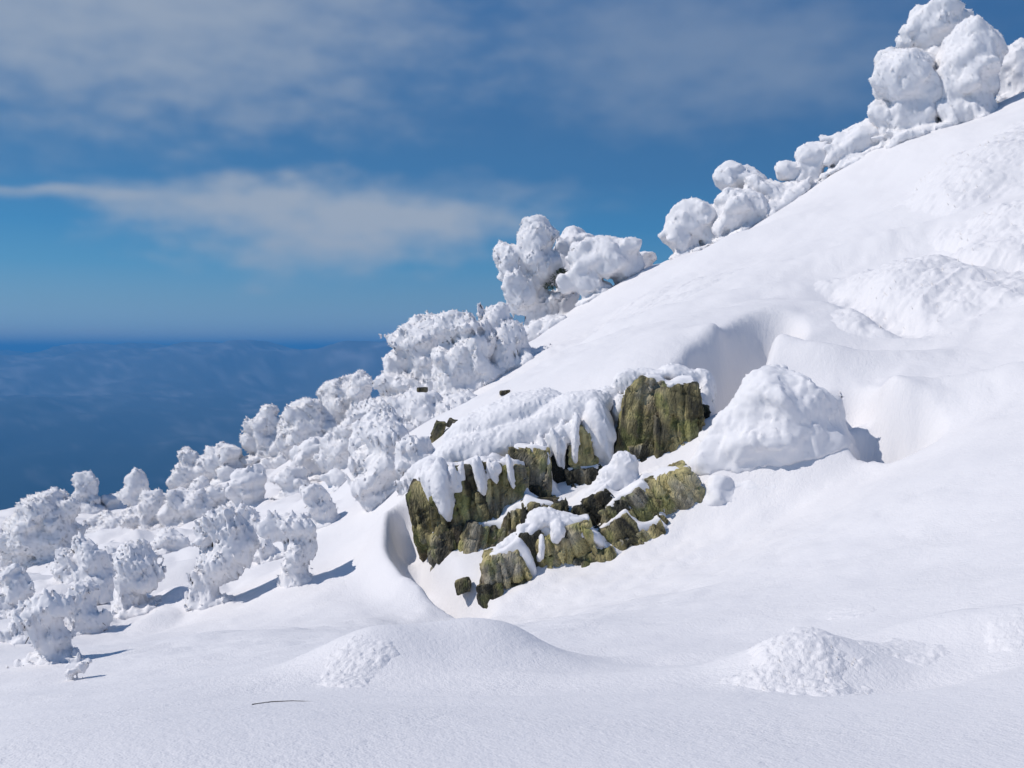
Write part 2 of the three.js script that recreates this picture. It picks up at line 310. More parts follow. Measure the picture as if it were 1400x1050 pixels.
const EDGES = [[0, 1], [2, 3], [4, 5], [6, 7], [0, 2], [1, 3], [4, 6], [5, 7], [0, 4], [1, 5], [2, 6], [3, 7]];
function geometry(pos, idx, col, uv) {
  const g = new THREE.BufferGeometry();
  g.setAttribute('position', new THREE.Float32BufferAttribute(pos, 3));
  if (col) g.setAttribute('color', new THREE.Float32BufferAttribute(col, 3));
  if (uv) g.setAttribute('uv', new THREE.Float32BufferAttribute(uv, 2));
  g.setIndex(idx); g.computeVertexNormals(); return g;
}
// lobes: rounded ellipsoids [x, y, z, rx, ry, rz, cos, sin] turned in the x-y plane, run together smoothly
function lobeField(lobes, k) {
  const far = lobes.map((L) => Math.max(L[3], L[4], L[5]));
  return (x, y, z) => {
    let d = 1e3;
    for (let n = 0; n < lobes.length; n++) {
      const L = lobes[n], dx = x - L[0], dy = y - L[1], dz = z - L[2], away = far[n] + d + k;
      if (away > 0 && n > 0 && dx * dx + dy * dy + dz * dz > away * away) continue;
      const u = (dx * L[6] + dy * L[7]) / L[3], v = (-dx * L[7] + dy * L[6]) / L[4], w = dz / L[5];
      const q = Math.sqrt(u * u + v * v + w * w), m = Math.sqrt((u / L[3]) ** 2 + (v / L[4]) ** 2 + (w / L[5]) ** 2);
      const e = m > 1e-6 ? q * (q - 1) / m : -Math.min(L[3], L[4], L[5]);
      const h = Math.max(k - Math.abs(d - e), 0) / k;
      d = Math.min(d, e) - h * h * k * 0.25;
    }
    return d;
  };
}
// rime kinds: how the frost has grown
const RIME = {
  puff: { a1: 0.22, f1: 1.2, a2: 0.16, f2: 3.4, a3: 0.034, f3: 9, stretch: [1, 0.3, 1], feather: 0.3, len: 0.045, pile: 0.5, k: 0.11, warp: 0.36 },
  feather: { a1: 0.26, f1: 2.0, a2: 0.18, f2: 4.6, a3: 0.036, f3: 12, stretch: [1, 0.5, 1], feather: 0.6, len: 0.06, pile: 0.45, k: 0.1, warp: 0.4 },
  drape: { a1: 0.20, f1: 1.5, a2: 0.24, f2: 5.2, a3: 0.024, f3: 12, stretch: [1, 0.15, 1], feather: 0.3, len: 0.05, pile: 0.55, k: 0.13, warp: 0.42 },
  packed: { a1: 0.24, f1: 1.2, a2: 0.09, f2: 4.4, a3: 0.026, f3: 11, stretch: [0.8, 0.45, 1], feather: 0.3, len: 0.03, pile: 0.35, k: 0.3, warp: 0.45 },
  drift: { a1: 0.14, f1: 1.6, a2: 0.07, f2: 5, a3: 0.014, f3: 12, stretch: [1, 0.7, 1], feather: 0, len: 0.03, pile: 0.35, k: 0.12, warp: 0.22 },
};
RIME.eave = { a1: 0.12, f1: 1.4, a2: 0.10, f2: 6, a3: 0.016, f3: 13, stretch: [1, 0.22, 1], feather: 0.15, len: 0.03, pile: 0.4, k: 0.14, warp: 0.2 };
const WIND = new THREE.Vector3(-0.86, 0.22, 0.42).normalize();            // rime grows into the wind
function rimeGeometry(lobes, kind, cell, seed, origin, sink = 0.5) {
  const K = RIME[kind], big = lobes.map((L) => (L[3] + L[4]) / 2).sort((a, b) => b - a).slice(0, Math.max(1, Math.ceil(lobes.length * (['drift', 'packed', 'eave'].includes(kind) ? 1 : 0.22)))), S = big.reduce((s, v) => s + v, 0) / big.length, sc = Math.sqrt(S);   // relief grows with the lobes, more slowly
  const base = lobeField(lobes, K.k * Math.min(1, S * 1.5)), [tx, ty, tz] = K.stretch, o = seed * 13.7;
  const A1 = K.a1 * sc * Math.min(1, sc * 1.2), A2 = K.a2 * sc, A3 = K.a3 * Math.min(1, sc * 1.2);
  const f1 = K.f1 / sc, f2 = K.f2 / sc, f3 = K.f3;
  const exact = (x, y, z) => {
    const g1 = 1.15 / sc, wp = K.warp * sc;
    const d = base(x + wp * noise(x * g1 + o, y * g1, z * g1), y + wp * 0.8 * noise(x * g1, y * g1 + o + 5, z * g1), z + wp * noise(x * g1, y * g1, z * g1 + o));
    // stringy growth is drawn out and leans with the wind
    const xs = (x + y * 0.35) * tx, ys = y * ty, zs = z * tz;
    const n1 = noise(xs * f1 + o, y * f1, zs * f1), w = n1 * 0.6;
    const b = Math.abs(noise(xs * f2 + o + w, ys * f2 + w, zs * f2)), b2 = Math.abs(noise(xs * f2 * 2.1 + o, ys * f2 * 2.1 + w, zs * f2 * 2.1));
    return d - A1 * n1 - A2 * ((b - 0.22) * 1.6 + (b2 - 0.22) * 0.8) - A3 * (noise(xs * f3 + o, ys * f3, zs * f3) + 0.5 * noise(xs * f3 * 2.2, ys * f3 * 2.2 + o, zs * f3 * 2.2));
  };
  const lo = [1e9, 1e9, 1e9], hi = [-1e9, -1e9, -1e9], pile = K.pile * Math.min(1, S * 1.6);
  for (const L of lobes) for (let k = 0; k < 3; k++) { const r = k === 2 ? L[5] : Math.max(L[3], L[4]); lo[k] = Math.min(lo[k], L[k] - r); hi[k] = Math.max(hi[k], L[k] + r); }
  const pad = A1 + A2 + A3 + K.warp * sc + pile + 0.15 + cell * 3; for (let k = 0; k < 3; k++) { lo[k] -= pad; hi[k] += pad; }
  let low = 1e9; for (const L of lobes) low = Math.min(low, H(L[0], L[2]) - sink - 0.35 * L[5]); lo[1] = Math.max(lo[1], low);
  const snow = heights(lo, hi), merged = (f) => (x, y, z) => { const d = f(x, y, z), e = (y - snow(x, z)) * 0.85 + 0.04, h = Math.max(pile - Math.abs(d - e), 0) / pile; return d < 0 || h > 0 ? d - h * h * pile * 0.25 : d; };
  const { pos, idx } = surface(merged(base), merged(exact), lo, hi, cell, A1 * 0.8 + A2 + A3 + K.warp * sc * 0.75);
  const r = rng(seed * 977 + 5);
  if (K.feather > 0) {                                                     // small frost feathers standing on the surface
    const V = (i) => [pos[i * 3], pos[i * 3 + 1], pos[i * 3 + 2]], tri = idx.length / 3, share = K.feather * cell * cell * 0.5 / 0.0042;
    for (let t = 0; t < tri; t++) {
      if (r() > share) continue;
      const a = V(idx[t * 3]), b = V(idx[t * 3 + 1]), c = V(idx[t * 3 + 2]);
      let nx = (b[1] - a[1]) * (c[2] - a[2]) - (b[2] - a[2]) * (c[1] - a[1]), ny = (b[2] - a[2]) * (c[0] - a[0]) - (b[0] - a[0]) * (c[2] - a[2]), nz = (b[0] - a[0]) * (c[1] - a[1]) - (b[1] - a[1]) * (c[0] - a[0]);
      const m = Math.hypot(nx, ny, nz) || 1; nx /= m; ny /= m; nz /= m;
      const L = K.len * (0.5 + 1.1 * r()) * Math.min(1.4, sc + 0.25), wind = 0.55;
      let dx = nx + WIND.x * wind + (r() - 0.5) * 0.7, dy = ny + WIND.y * wind + (r() - 0.5) * 0.7, dz = nz + WIND.z * wind + (r() - 0.5) * 0.7;
      const q = Math.hypot(dx, dy, dz) || 1; dx /= q; dy /= q; dz /= q;
      const W = L * (0.22 + 0.16 * r()), p = pos.length / 3;
      let ux = -dz, uy = 0, uz = dx; const uq = Math.hypot(ux, uz) || 1; ux /= uq; uz /= uq;
      const vx = dy * uz - dz * uy, vy = dz * ux - dx * uz, vz = dx * uy - dy * ux;
      const cx = (a[0] + b[0] + c[0]) / 3 - nx * 0.02, cy = (a[1] + b[1] + c[1]) / 3 - ny * 0.02, cz = (a[2] + b[2] + c[2]) / 3 - nz * 0.02;
      for (let s = 0; s < 3; s++) { const an = s * 2.094, ca = Math.cos(an) * W, sa = Math.sin(an) * W; pos.push(cx + ux * ca + vx * sa - dx * 0.01, cy + uy * ca + vy * sa - dy * 0.01, cz + uz * ca + vz * sa - dz * 0.01); }
      pos.push(cx + dx * L * 1.1, cy + dy * L * 1.1, cz + dz * L * 1.1);
      for (let s = 0; s < 3; s++) { const e = (s + 1) % 3; idx.push(p + s, p + e, p + 3); }
    }
  }
  for (let i = 0; i < pos.length; i += 3) { pos[i] -= origin[0]; pos[i + 1] -= origin[1]; pos[i + 2] -= origin[2]; }
  return geometry(pos, idx);
}
function limb(points, r0, r1, pos, idx, sides = 5) {                       // a tapered, bent rod
  const n = points.length, p0 = pos.length / 3;
  for (let i = 0; i < n; i++) {
    const a = points[Math.max(0, i - 1)], b = points[Math.min(n - 1, i + 1)];
    const d = new THREE.Vector3(b[0] - a[0], b[1] - a[1], b[2] - a[2]).normalize(), u = new THREE.Vector3(0.3, 0.2, 1).cross(d).normalize(), v = d.clone().cross(u), r = mix(r0, r1, i / (n - 1));
    for (let s = 0; s < sides; s++) { const t = s / sides * 6.2832; pos.push(points[i][0] + (u.x * Math.cos(t) + v.x * Math.sin(t)) * r, points[i][1] + (u.y * Math.cos(t) + v.y * Math.sin(t)) * r, points[i][2] + (u.z * Math.cos(t) + v.z * Math.sin(t)) * r); }
    if (i) for (let s = 0; s < sides; s++) { const e = (s + 1) % sides, q = p0 + (i - 1) * sides; idx.push(q + s, q + e, q + sides + e, q + s, q + sides + e, q + sides + s); }
  }
}
let triangles = 0, made = 0;
// a patch of rough crust lying on the snow: centre pixel, half sizes in metres, turn, rise, roughness, grain per metre
function crustPatch(px, py, rx, rz, turn, rise, rough, grain, cell, label) {
  const d = ground(px, py), [cx, , cz] = at(px, py, d), foot = [cx, H(cx, cz), cz], a = turn * 0.0174533, c = Math.cos(a), s = Math.sin(a), seed = ++made, o = seed * 7.3, r = rng(seed * 71);
  const nx = Math.ceil(2.4 * rx / cell), nz = Math.ceil(2.4 * rz / cell), pos = [], idx = [], uv = [], keep = new Float32Array((nx + 1) * (nz + 1));
  for (let k = 0; k <= nz; k++) for (let i = 0; i <= nx; i++) {
    const u = (i / nx * 2 - 1) * 1.2, v = (k / nz * 2 - 1) * 1.2, x = cx + u * rx * c + v * rz * s, z = cz - u * rx * s + v * rz * c;
    const q = Math.hypot(u, v) + 0.5 * fbm(x * 1.5 / rx + o, 2.2, z * 1.5 / rx, 4), w = step(1.0, 0.4, q);
    const n1 = noise(x * grain * 0.4, o, z * grain * 0.4), b = Math.abs(noise(x * grain + n1, o, z * grain * 1.3)), b2 = Math.abs(noise(x * grain * 2.3 + n1, o + 5, z * grain * 2.6)), b3 = noise(x * grain * 5, o + 9, z * grain * 5);
    const y = H(x, z) - 0.03 + w * (0.02 + rise * Math.max(0, 1 - q * q * 0.8) + rough * (n1 * 0.9 + 1.7 * b + 1.0 * b2 + 0.28 * b3));
    keep[k * (nx + 1) + i] = w; const jx = rough * 0.5 * noise(x * grain * 1.4, o + 3, z * grain * 1.4) * w, jz = rough * 0.5 * noise(x * grain * 1.4, o + 6, z * grain * 1.4) * w;
    pos.push(x + jx - foot[0], y - foot[1], z + jz - foot[2]); uv.push(x / 1.9 + z * 0.13, z / 1.9 - x * 0.11);
  }
  for (let k = 0; k < nz; k++) for (let i = 0; i < nx; i++) {
    const p = k * (nx + 1) + i; if (keep[p] + keep[p + 1] + keep[p + nx + 1] + keep[p + nx + 2] < 0.01) continue;
    idx.push(p, p + nx + 1, p + 1, p + 1, p + nx + 1, p + nx + 2);
    if (keep[p] > 0.3 && r() < 0.006) {                                       // little frost blades
      const L = rough * (0.4 + 0.7 * r()), q = pos.length / 3, X = pos[p * 3], Y = pos[p * 3 + 1], Z = pos[p * 3 + 2], w = L * 0.3;
      pos.push(X - w, Y - 0.01, Z - w * 0.6, X + w, Y - 0.01, Z - w * 0.6, X, Y - 0.01, Z + w, X + WIND.x * L * 0.8 + (r() - 0.5) * L, Y + L, Z + WIND.z * L * 0.8 + (r() - 0.5) * L); uv.push(0, 0, 0.01, 0, 0, 0.01, 0.01, 0.01);
      idx.push(q, q + 3, q + 1, q + 1, q + 3, q + 2, q + 2, q + 3, q);
    }
  }
  const root = new THREE.Group(); root.name = numbered('crusted_snow_bank'); root.position.set(...foot); root.userData = { label, category: 'snow bank' };
  const m = shade(new THREE.Mesh(geometry(pos, idx, null, uv), material.snow)); m.name = 'rime_crust'; root.add(m); scene.add(root); triangles += idx.length / 3;
}
// a slab of rock: centre pixel, half width and height in pixels, distance, lean in degrees (to the right when positive), thickness in metres, tone 0 dark .. 1 pale
function slab(parent, px, py, hw, hh, d, lean, thick, tone, opt = {}) {
  const [x0, y0, z0] = at(px, py, d), sc = d / F, W = hw * sc, Hh = hh * sc, T = thick / 2, a = -lean * 0.0174533, c = Math.cos(a), s = Math.sin(a), yaw = (opt.yaw ?? 0) * 0.0174533, cy = Math.cos(yaw), sy = Math.sin(yaw), o = (++made) * 9.7, R = Math.min(W, Hh, T) * 0.1;
  const local = (x, y, z) => { const dx = x - x0, dy = y - y0, dz = z - z0, u1 = dx * c + dy * s, v = -dx * s + dy * c; return [u1 * cy + dz * sy, v, -u1 * sy + dz * cy]; };
  const box = (x, y, z) => { const [u, v, w] = local(x, y, z), qx = Math.abs(u) - W + R + v * 0.08, qy = Math.abs(v) - Hh + R, qz = Math.abs(w) - T + R + v * 0.12; return Math.hypot(Math.max(qx, 0), Math.max(qy, 0), Math.max(qz, 0)) + Math.min(Math.max(qx, qy, qz), 0) - R; };
  const f = opt.flute ?? 1, rel = clamp(Math.min(W, Hh) / 0.4, 0.3, 1), rr = rng(made * 137 + 11), planes = [];
  for (let k = 0; k < (hw < 22 ? 6 : 15); k++) {                                             // broken faces
    const a1 = rr() * 6.28, up = rr() * 1.7 - 0.75, n = new THREE.Vector3(Math.cos(a1), up, Math.sin(a1) * 0.9 + 0.25).normalize();
    planes.push([n.x, n.y, n.z, (Math.abs(n.x) * W + Math.abs(n.y) * Hh + Math.abs(n.z) * T) * (0.68 + 0.28 * rr())]);
  }
  const shell = (x, y, z) => { const [u, v, w] = local(x, y, z); let b = box(x, y, z); for (const q of planes) b = Math.max(b, q[0] * u + q[1] * v + q[2] * w - q[3]); return b; };
  const cut = (x, y, z) => {
    const [u, v, w] = local(x, y, z), n = noise(u * 1.3 + o, v * 0.9, w * 1.3);
    let b = box(x, y, z);
    for (const q of planes) b = Math.max(b, q[0] * u + q[1] * v + q[2] * w - q[3] + 0.05 * n);
    // splits along the bedding, broken across by joints
    const g = Math.abs(noise(u * 3.6 + o + n, v * 0.6, w * 3.6)), g1 = Math.abs(noise(u * 8.5 + o, v * 1.3 + n, w * 8.5)), g2 = noise(u * 17 + o, v * 3.2 + n, w * 17), j = Math.abs(noise(u * 1.6 + n, v * 3.0 + o, w * 1.6));
    return b + rel * (0.10 * n + f * (0.16 * Math.max(0, 0.13 - g) * 5 + 0.07 * Math.max(0, 0.16 - g1) * 3.2 + 0.025 * g2) + 0.09 * Math.max(0, 0.08 - j) * 7 + 0.016 * noise(x * 21, y * 21 + o, z * 21));
  };
  if (opt.keep) opt.keep.push([shell, x0, y0, z0, Math.hypot(W, Hh, T)]);
  const e = Math.hypot(W, Hh) + 0.25, lo = [x0 - e, y0 - e, z0 - Math.max(T, W) - 0.3], hi = [x0 + e, y0 + e, z0 + Math.max(T, W) + 0.3];
  const { pos, idx } = surface(shell, cut, lo, hi, clamp(d * 0.00185, 0.02, 0.06), 0.16), col = [], uv = [];
  for (let i = 0; i < pos.length; i += 3) {
    const [u, v, w] = local(pos[i], pos[i + 1], pos[i + 2]);
    const streak = noise(u * 8 + o, v * 0.9, w * 8) + 0.7 * noise(u * 19 + o, v * 1.6, w * 19), patch = fbm(u * 1.8 + o, v * 1.3, w * 1.8, 3), lichen = step(0.12, 0.42, fbm(u * 3 + 40, v * 2.2 + o, w * 3, 3) + 0.12 * streak), speck = noise(u * 34, v * 20 + o, w * 34);
    const t = clamp(tone + 0.08 + 0.62 * streak + 0.7 * patch + 0.16 * speck);
    const t2 = t * t * (1.5 - 0.5 * t), grey = step(-0.1, 0.35, fbm(u * 1.4 + 70, v * 1.1 + o, w * 1.4, 3));   // tan to grey stone, darkened by wet and moss in the splits
    let R1 = mix(0.012, mix(0.50, 0.40, grey), t2), G1 = mix(0.013, mix(0.43, 0.365, grey), t2), B1 = mix(0.009, mix(0.20, 0.28, grey), t2);
    R1 = mix(R1, 0.03 + 0.20 * t, lichen * 0.55); G1 = mix(G1, 0.045 + 0.21 * t, lichen * 0.55); B1 = mix(B1, 0.012 + 0.05 * t, lichen * 0.55);
    const iron = step(0.2, 0.5, noise(u * 2.4 + o, v * 2 + 30, w * 2.4)) * 0.5; R1 = mix(R1, 0.04 + 0.18 * t, iron); G1 = mix(G1, 0.03 + 0.12 * t, iron); B1 = mix(B1, 0.02 + 0.07 * t, iron);
    col.push(R1, G1, B1); uv.push((u + 0.8 * w) / 1.3 + o, v / 1.6);
    pos[i] -= parent.position.x; pos[i + 1] -= parent.position.y; pos[i + 2] -= parent.position.z;
  }
  const m = shade(new THREE.Mesh(geometry(pos, idx, col, uv), material.rock)); m.name = opt.name ?? 'rock_slab'; parent.add(m); triangles += idx.length / 3; return m;
}
// snow lying where the rock would hold it: the rock's own form lifted, less the rock
function ledgeSnow(parent, kept, lo, hi, thick, cell) {
  const U = (x, y, z) => { let d = 1; for (const [b, bx, by, bz, br] of kept) { if (Math.hypot(x - bx, y - by, z - bz) - br > Math.min(d + 0.14, 0.5)) continue; const q = b(x, y, z), h = Math.max(0.14 - Math.abs(d - q), 0) / 0.14; d = Math.min(d, q) - h * h * 0.035; } return d; };
  const lay = (x, z) => thick * clamp(0.5 + 1.2 * fbm(x * 0.9 + 3, 6.6, z * 0.9, 3), 0, 1.3);
  const near = (x, y, z) => Math.max(U(x, y - thick * 0.7, z + 0.1), -0.1 - U(x, y, z));
  const exact = (x, y, z) => { const t = lay(x, z); return Math.max(U(x - 0.03, y - t, z + 0.12) + 0.07, -U(x, y, z) - 0.16) + 0.05 * noise(x * 3, y * 3, z * 3) + 0.02 * noise(x * 9, y * 9, z * 9); };
  const { pos, idx } = surface(near, exact, lo, hi, cell, 0.3);
  for (let i = 0; i < pos.length; i += 3) { pos[i] -= parent.position.x; pos[i + 1] -= parent.position.y; pos[i + 2] -= parent.position.z; }
  const m = shade(new THREE.Mesh(geometry(pos, idx), material.rime)); m.name = 'ledge_snow'; m.userData.kind = 'stuff'; parent.add(m); triangles += idx.length / 3;
}
function group(name, label, category, p, grp) { const g = new THREE.Group(); g.name = numbered(name); g.position.set(...p); g.userData = { label, category }; if (grp) g.userData.group = grp; scene.add(g); return g; }
// sprays of needles round a set of points, one mesh
function needles(parent, name, spots, n, len, seed) {
  const r = rng(seed), pos = [], idx = [];
  for (const [x, y, z, R] of spots) for (let i = 0; i < n; i++) {
    const a = r() * 6.28, b = Math.acos(r() * 2 - 1), q = R * Math.cbrt(r()), X = x + q * Math.sin(b) * Math.cos(a), Y = y + q * Math.cos(b) * 0.8, Z = z + q * Math.sin(b) * Math.sin(a);
    const t = r() * 6.28, L = len * (0.6 + 0.8 * r()), dx = Math.cos(t) * L * 0.8, dz = Math.sin(t) * L * 0.8, dy = (r() - 0.35) * L, w = L * 0.16, p = pos.length / 3;
    pos.push(X - dz * 0.16, Y, Z + dx * 0.16, X + dz * 0.16, Y, Z - dx * 0.16, X + dx, Y + dy, Z + dz, X + dx * 0.4, Y + dy * 0.4 + w, Z + dz * 0.4);
    idx.push(p, p + 1, p + 2, p, p + 2, p + 3, p + 1, p + 3, p + 2);
  }
  for (let i = 0; i < pos.length; i += 3) { pos[i] -= parent.position.x; pos[i + 1] -= parent.position.y; pos[i + 2] -= parent.position.z; }
  const m = shade(new THREE.Mesh(geometry(pos, idx), material.needle)); m.name = name; parent.add(m); return m;
}
// lobes of a thing: [px, py, half width, half height in photograph pixels, metres behind the thing's distance, turn in degrees, depth over width]
function lobesOf(list, d) {
  return list.map(([px, py, rx, ry, dz = 0, turn = 0, deep = 1]) => {
    const D = d + dz, [x, y, z] = at(px, py, D), s = D / F * 1.0, a = -turn * 0.0174533;
    return [x, y, z, rx * s, ry * s, Math.min(rx, ry) * 0.5 * s * deep + Math.max(rx, ry) * 0.45 * s * deep, Math.cos(a), Math.sin(a)];
  });
}
function rimeThing(name, part, kind, base, list, label, category, group, opt = {}) {
  const d = opt.d ?? ground(base[0], base[1]) ?? 46;
  const lobes = lobesOf(opt.grow ? list.map(([a, c, w, h, ...e]) => [a, c, w * opt.grow, h * (1 + (opt.grow - 1) * 0.5), ...e]) : list, d), b = at(base[0], base[1], d), foot = [b[0], Math.min(b[1], H(b[0], b[2])), b[2]];
  const root = new THREE.Group(); root.name = numbered(name); root.position.set(...foot); root.userData = { label, category }; if (group) root.userData.group = group;
  const seed = ++made;
  if (opt.stem !== false && part === 'crown') {                            // snow packed round the stem, from the lowest lobe to the ground
    const L = lobes.reduce((m, q) => (q[1] < m[1] ? q : m)), gy = H(foot[0], foot[2]), w = opt.stem ?? 0.85;
    if (L[1] - L[4] * 0.6 > gy) lobes.push([(L[0] + foot[0]) / 2, (L[1] + gy) / 2, (L[2] + foot[2]) / 2, L[3] * w, (L[1] - gy) / 2 + 0.25, L[5] * w, 1, 0]);
    const r = rng(seed * 5 + 1), q = Math.max(0.25, L[3]);                  // a drift banked against the foot
    const low = kind === 'puff' ? 0.5 : 1;
    if (opt.apron !== false) lobes.push([foot[0] + q * (0.2 + 0.5 * r()), gy - 0.05 - (low < 1 ? 0.15 * q : 0), foot[2] + q * (r() - 0.4) * 0.6, q * (1.2 + 0.5 * r()), q * (0.5 + 0.5 * r()) * low, q * 1.0, Math.cos(0.3), Math.sin(0.3)]);
  }
  if (part === 'crown') {                                                  // smaller knobs budding from the big ones, mostly to windward
    const r = rng(seed * 17 + 9), n = lobes.length;
    for (let k = 0; k < n; k++) for (let q = 0; q < 4; q++) {
      const L = lobes[k], a = Math.PI * (0.15 + 1.15 * r()), b = (r() - 0.35) * 2, e = 0.62 + 0.3 * r(), f = 0.3 + 0.3 * r(), cb = Math.cos(b);
      lobes.push([L[0] + Math.cos(a) * cb * L[3] * e, L[1] + Math.sin(a) * cb * L[4] * e, L[2] + Math.sin(b) * L[5] * e, L[3] * f * (0.8 + 0.5 * r()), L[4] * f * (0.7 + 0.5 * r()), L[5] * f, Math.cos(r() - 0.2), Math.sin(r() - 0.2)]);
    }
  }
  const cell = opt.cell ?? clamp(d * 0.0019, 0.018, 0.085);
  const g = rimeGeometry(lobes, kind, cell, seed, foot, opt.sink);
  const m = shade(new THREE.Mesh(g, kind === 'drift' ? material.rime : material.rime)); m.name = part; root.add(m); triangles += g.index.count / 3;
  if (part === 'crown' && opt.trunk !== false) {                            // trunk and limbs, their tips bare where they leave the rime
    const pos = [], idx = [], r = rng(seed * 31 + 3), top = lobes.reduce((q, L) => (L[1] > q[1] ? L : q));
    const rel = (p) => [p[0] - foot[0], p[1] - foot[1], p[2] - foot[2]];
    const tall = Math.max(0.4, top[1] - foot[1]);
    const T = [[0, -0.15, 0], [(top[0] - foot[0]) * 0.3, tall * 0.35, (top[2] - foot[2]) * 0.3], [(top[0] - foot[0]) * 0.65, tall * 0.7, (top[2] - foot[2]) * 0.65], rel([top[0], top[1] + top[4] * 0.3, top[2]])];
    limb(T, 0.035 + tall * 0.02, 0.012, pos, idx, 6);
    for (const L of lobes.slice(0, list.length)) for (let q = 0; q < (opt.twigs ?? (kind === 'drape' ? 1 : 0)); q++) {
      const t = 0.35 + 0.5 * r(), j = Math.min(2, Math.floor(t * 3)), f = t * 3 - j, s = [0, 1, 2].map((k) => mix(T[j][k], T[j + 1][k], f));
      const an = r() * 6.28, e = 0.75 + 0.42 * r(), c = rel([L[0] + Math.cos(an) * L[3] * e, L[1] + Math.sin(an) * L[4] * e * 0.9, L[2] + (r() * 1.1 - 0.25) * L[5]]);
      limb([s, s.map((v, k) => mix(v, c[k], 0.5) + (r() - 0.5) * 0.1 + (k === 1 ? 0.05 : 0)), c], 0.014, 0.004, pos, idx, 4);
    }
    const tm = shade(new THREE.Mesh(geometry(pos, idx), material.bark)); tm.name = 'trunk'; root.add(tm);
  }
  scene.add(root); return root;
}
const tree = (kind, base, list, label, group, opt) => rimeThing('rime_tree', 'crown', kind, base, list, label, 'tree', group, opt);
const mound = (kind, base, list, label, opt) => rimeThing('snow_mound', 'snow_crust', kind, base, list, label, 'snow mound', undefined, opt);
function cap(parent, list, label, d, kind = 'drift') {
  const g = rimeGeometry(lobesOf(list, d), kind, clamp(d * 0.0014, 0.014, 0.06), ++made, parent.position.toArray(), 2.5), m = shade(new THREE.Mesh(g, material.rime));
  m.name = 'snow_cap'; m.userData.label = label; parent.add(m); triangles += g.index.count / 3;
}

const RIDGE = 'rime trees along the ridge', FLANK = 'rime trees on the lower flank';
// trees on the ridge, from the top down
tree('puff', [1388, 140], [[1390, 100, 26, 40], [1400, 75, 16, 22]], 'low round rime lump behind the tall tree cluster at the ridge top', RIDGE, { d: 45 });
tree('puff', [1290, 165], [[1284, 46, 40, 36, 0, -20], [1290, 95, 34, 40], [1310, 130, 30, 34]], 'tallest rime tree with an egg-shaped head in the ridge top cluster', RIDGE, { d: 43 });
tree('puff', [1325, 170], [[1328, 78, 46, 40, 0, -25], [1322, 112, 42, 36], [1320, 150, 36, 30]], 'bulky rime tree with a wide round head leaning on the tallest one', RIDGE, { d: 41.5 });
tree('puff', [1245, 170], [[1236, 108, 44, 40], [1262, 128, 36, 32], [1212, 118, 20, 18], [1252, 150, 40, 22]], 'squat round rime tree in front of the tallest tree at the ridge top', RIDGE, { d: 42 });
tree('puff', [1210, 175], [[1208, 158, 22, 20], [1218, 172, 18, 12]], 'small ball-shaped rime tree at the foot of the ridge top cluster', RIDGE, { d: 42.3 });
tree('puff', [1168, 215], [[1178, 190, 34, 20, 0, -22], [1150, 208, 28, 18, 0, -25], [1196, 182, 16, 12]], 'long low rime hump lying below the ridge top cluster', RIDGE, { d: 43 });
tree('puff', [1112, 235], [[1113, 212, 22, 18, 0, -20], [1104, 230, 20, 13]], 'small rounded rime hump between two longer ones on the ridge', RIDGE, { d: 43.4 });
tree('puff', [1083, 248], [[1080, 235, 20, 13], [1095, 240, 16, 12]], 'smallest rime hump of the row climbing to the ridge top', RIDGE, { d: 43.6 });
tree('puff', [1010, 300], [[1000, 242, 26, 20, 0, -15], [1022, 248, 28, 16], [1004, 270, 18, 20]], 'crested rime tree with a small curled head above two lobes', RIDGE, { d: 44.2 });
tree('puff', [1012, 322], [[1014, 288, 36, 30], [1008, 306, 30, 20], [1040, 295, 22, 20]], 'round drum-shaped rime lobe hanging at the edge of the snow slope', RIDGE, { d: 43 });
tree('puff', [1060, 285], [[1078, 266, 38, 17, 0, -6], [1046, 262, 26, 18]], 'tapered rime lobe pointing uphill beside the round drum-shaped one', RIDGE, { d: 43.4 });
tree('puff', [945, 340], [[950, 302, 36, 28], [928, 322, 24, 24], [972, 312, 26, 24], [912, 322, 10, 10]], 'broad rime tree with an icy beak overhanging the sky side', RIDGE, { d: 43.6 });
tree('puff', [872, 368], [[868, 356, 20, 13], [886, 352, 12, 8]], 'low rime stub tucked beside the big round rime head', RIDGE, { d: 45 });
tree('puff', [780, 400], [[782, 340, 26, 24], [770, 372, 20, 28]], 'shaded grey rime tree standing between two white heads', RIDGE, { d: 47 });
tree('puff', [820, 398], [[832, 352, 46, 30, 0, 10], [796, 356, 18, 24], [800, 384, 26, 22], [850, 366, 24, 20]], 'big round rime head on a narrow neck by the snow slope edge', RIDGE, { d: 43 });
const forked = tree('drape', [718, 440], [[734, 328, 28, 27], [738, 362, 32, 26, 0, 30], [698, 358, 22, 28, 0, -15], [712, 398, 24, 36], [738, 388, 16, 14], [700, 380, 14, 18], [762, 404, 26, 6, 0, -14]], 'tall forked rime tree with a knobbly head and some green needles', RIDGE, { d: 45 });
tree('drape', [742, 492], [[740, 466, 26, 14, 0, -14], [758, 474, 14, 14], [724, 476, 22, 22]], 'low ragged rime shelf under the tall forked tree', RIDGE, { d: 42.5 });
tree('drape', [700, 548], [[676, 446, 20, 26, 0, -12], [698, 472, 24, 38, 0, -14], [690, 506, 26, 40, 0, -18], [712, 500, 20, 38, 0, -16], [660, 428, 7, 14], [700, 530, 26, 30, 0, -20]], 'shaggy rime tree with long strands drooping over the slope', RIDGE, { d: 35 });
tree('drape', [650, 572], [[634, 456, 34, 24], [648, 496, 36, 46, 0, -14], [618, 506, 28, 40, 0, -16], [664, 530, 24, 40, 0, -18], [640, 552, 34, 26, 0, -18]], 'wide rime tree like a thatched roof on the ridge', RIDGE, { d: 34.5 });
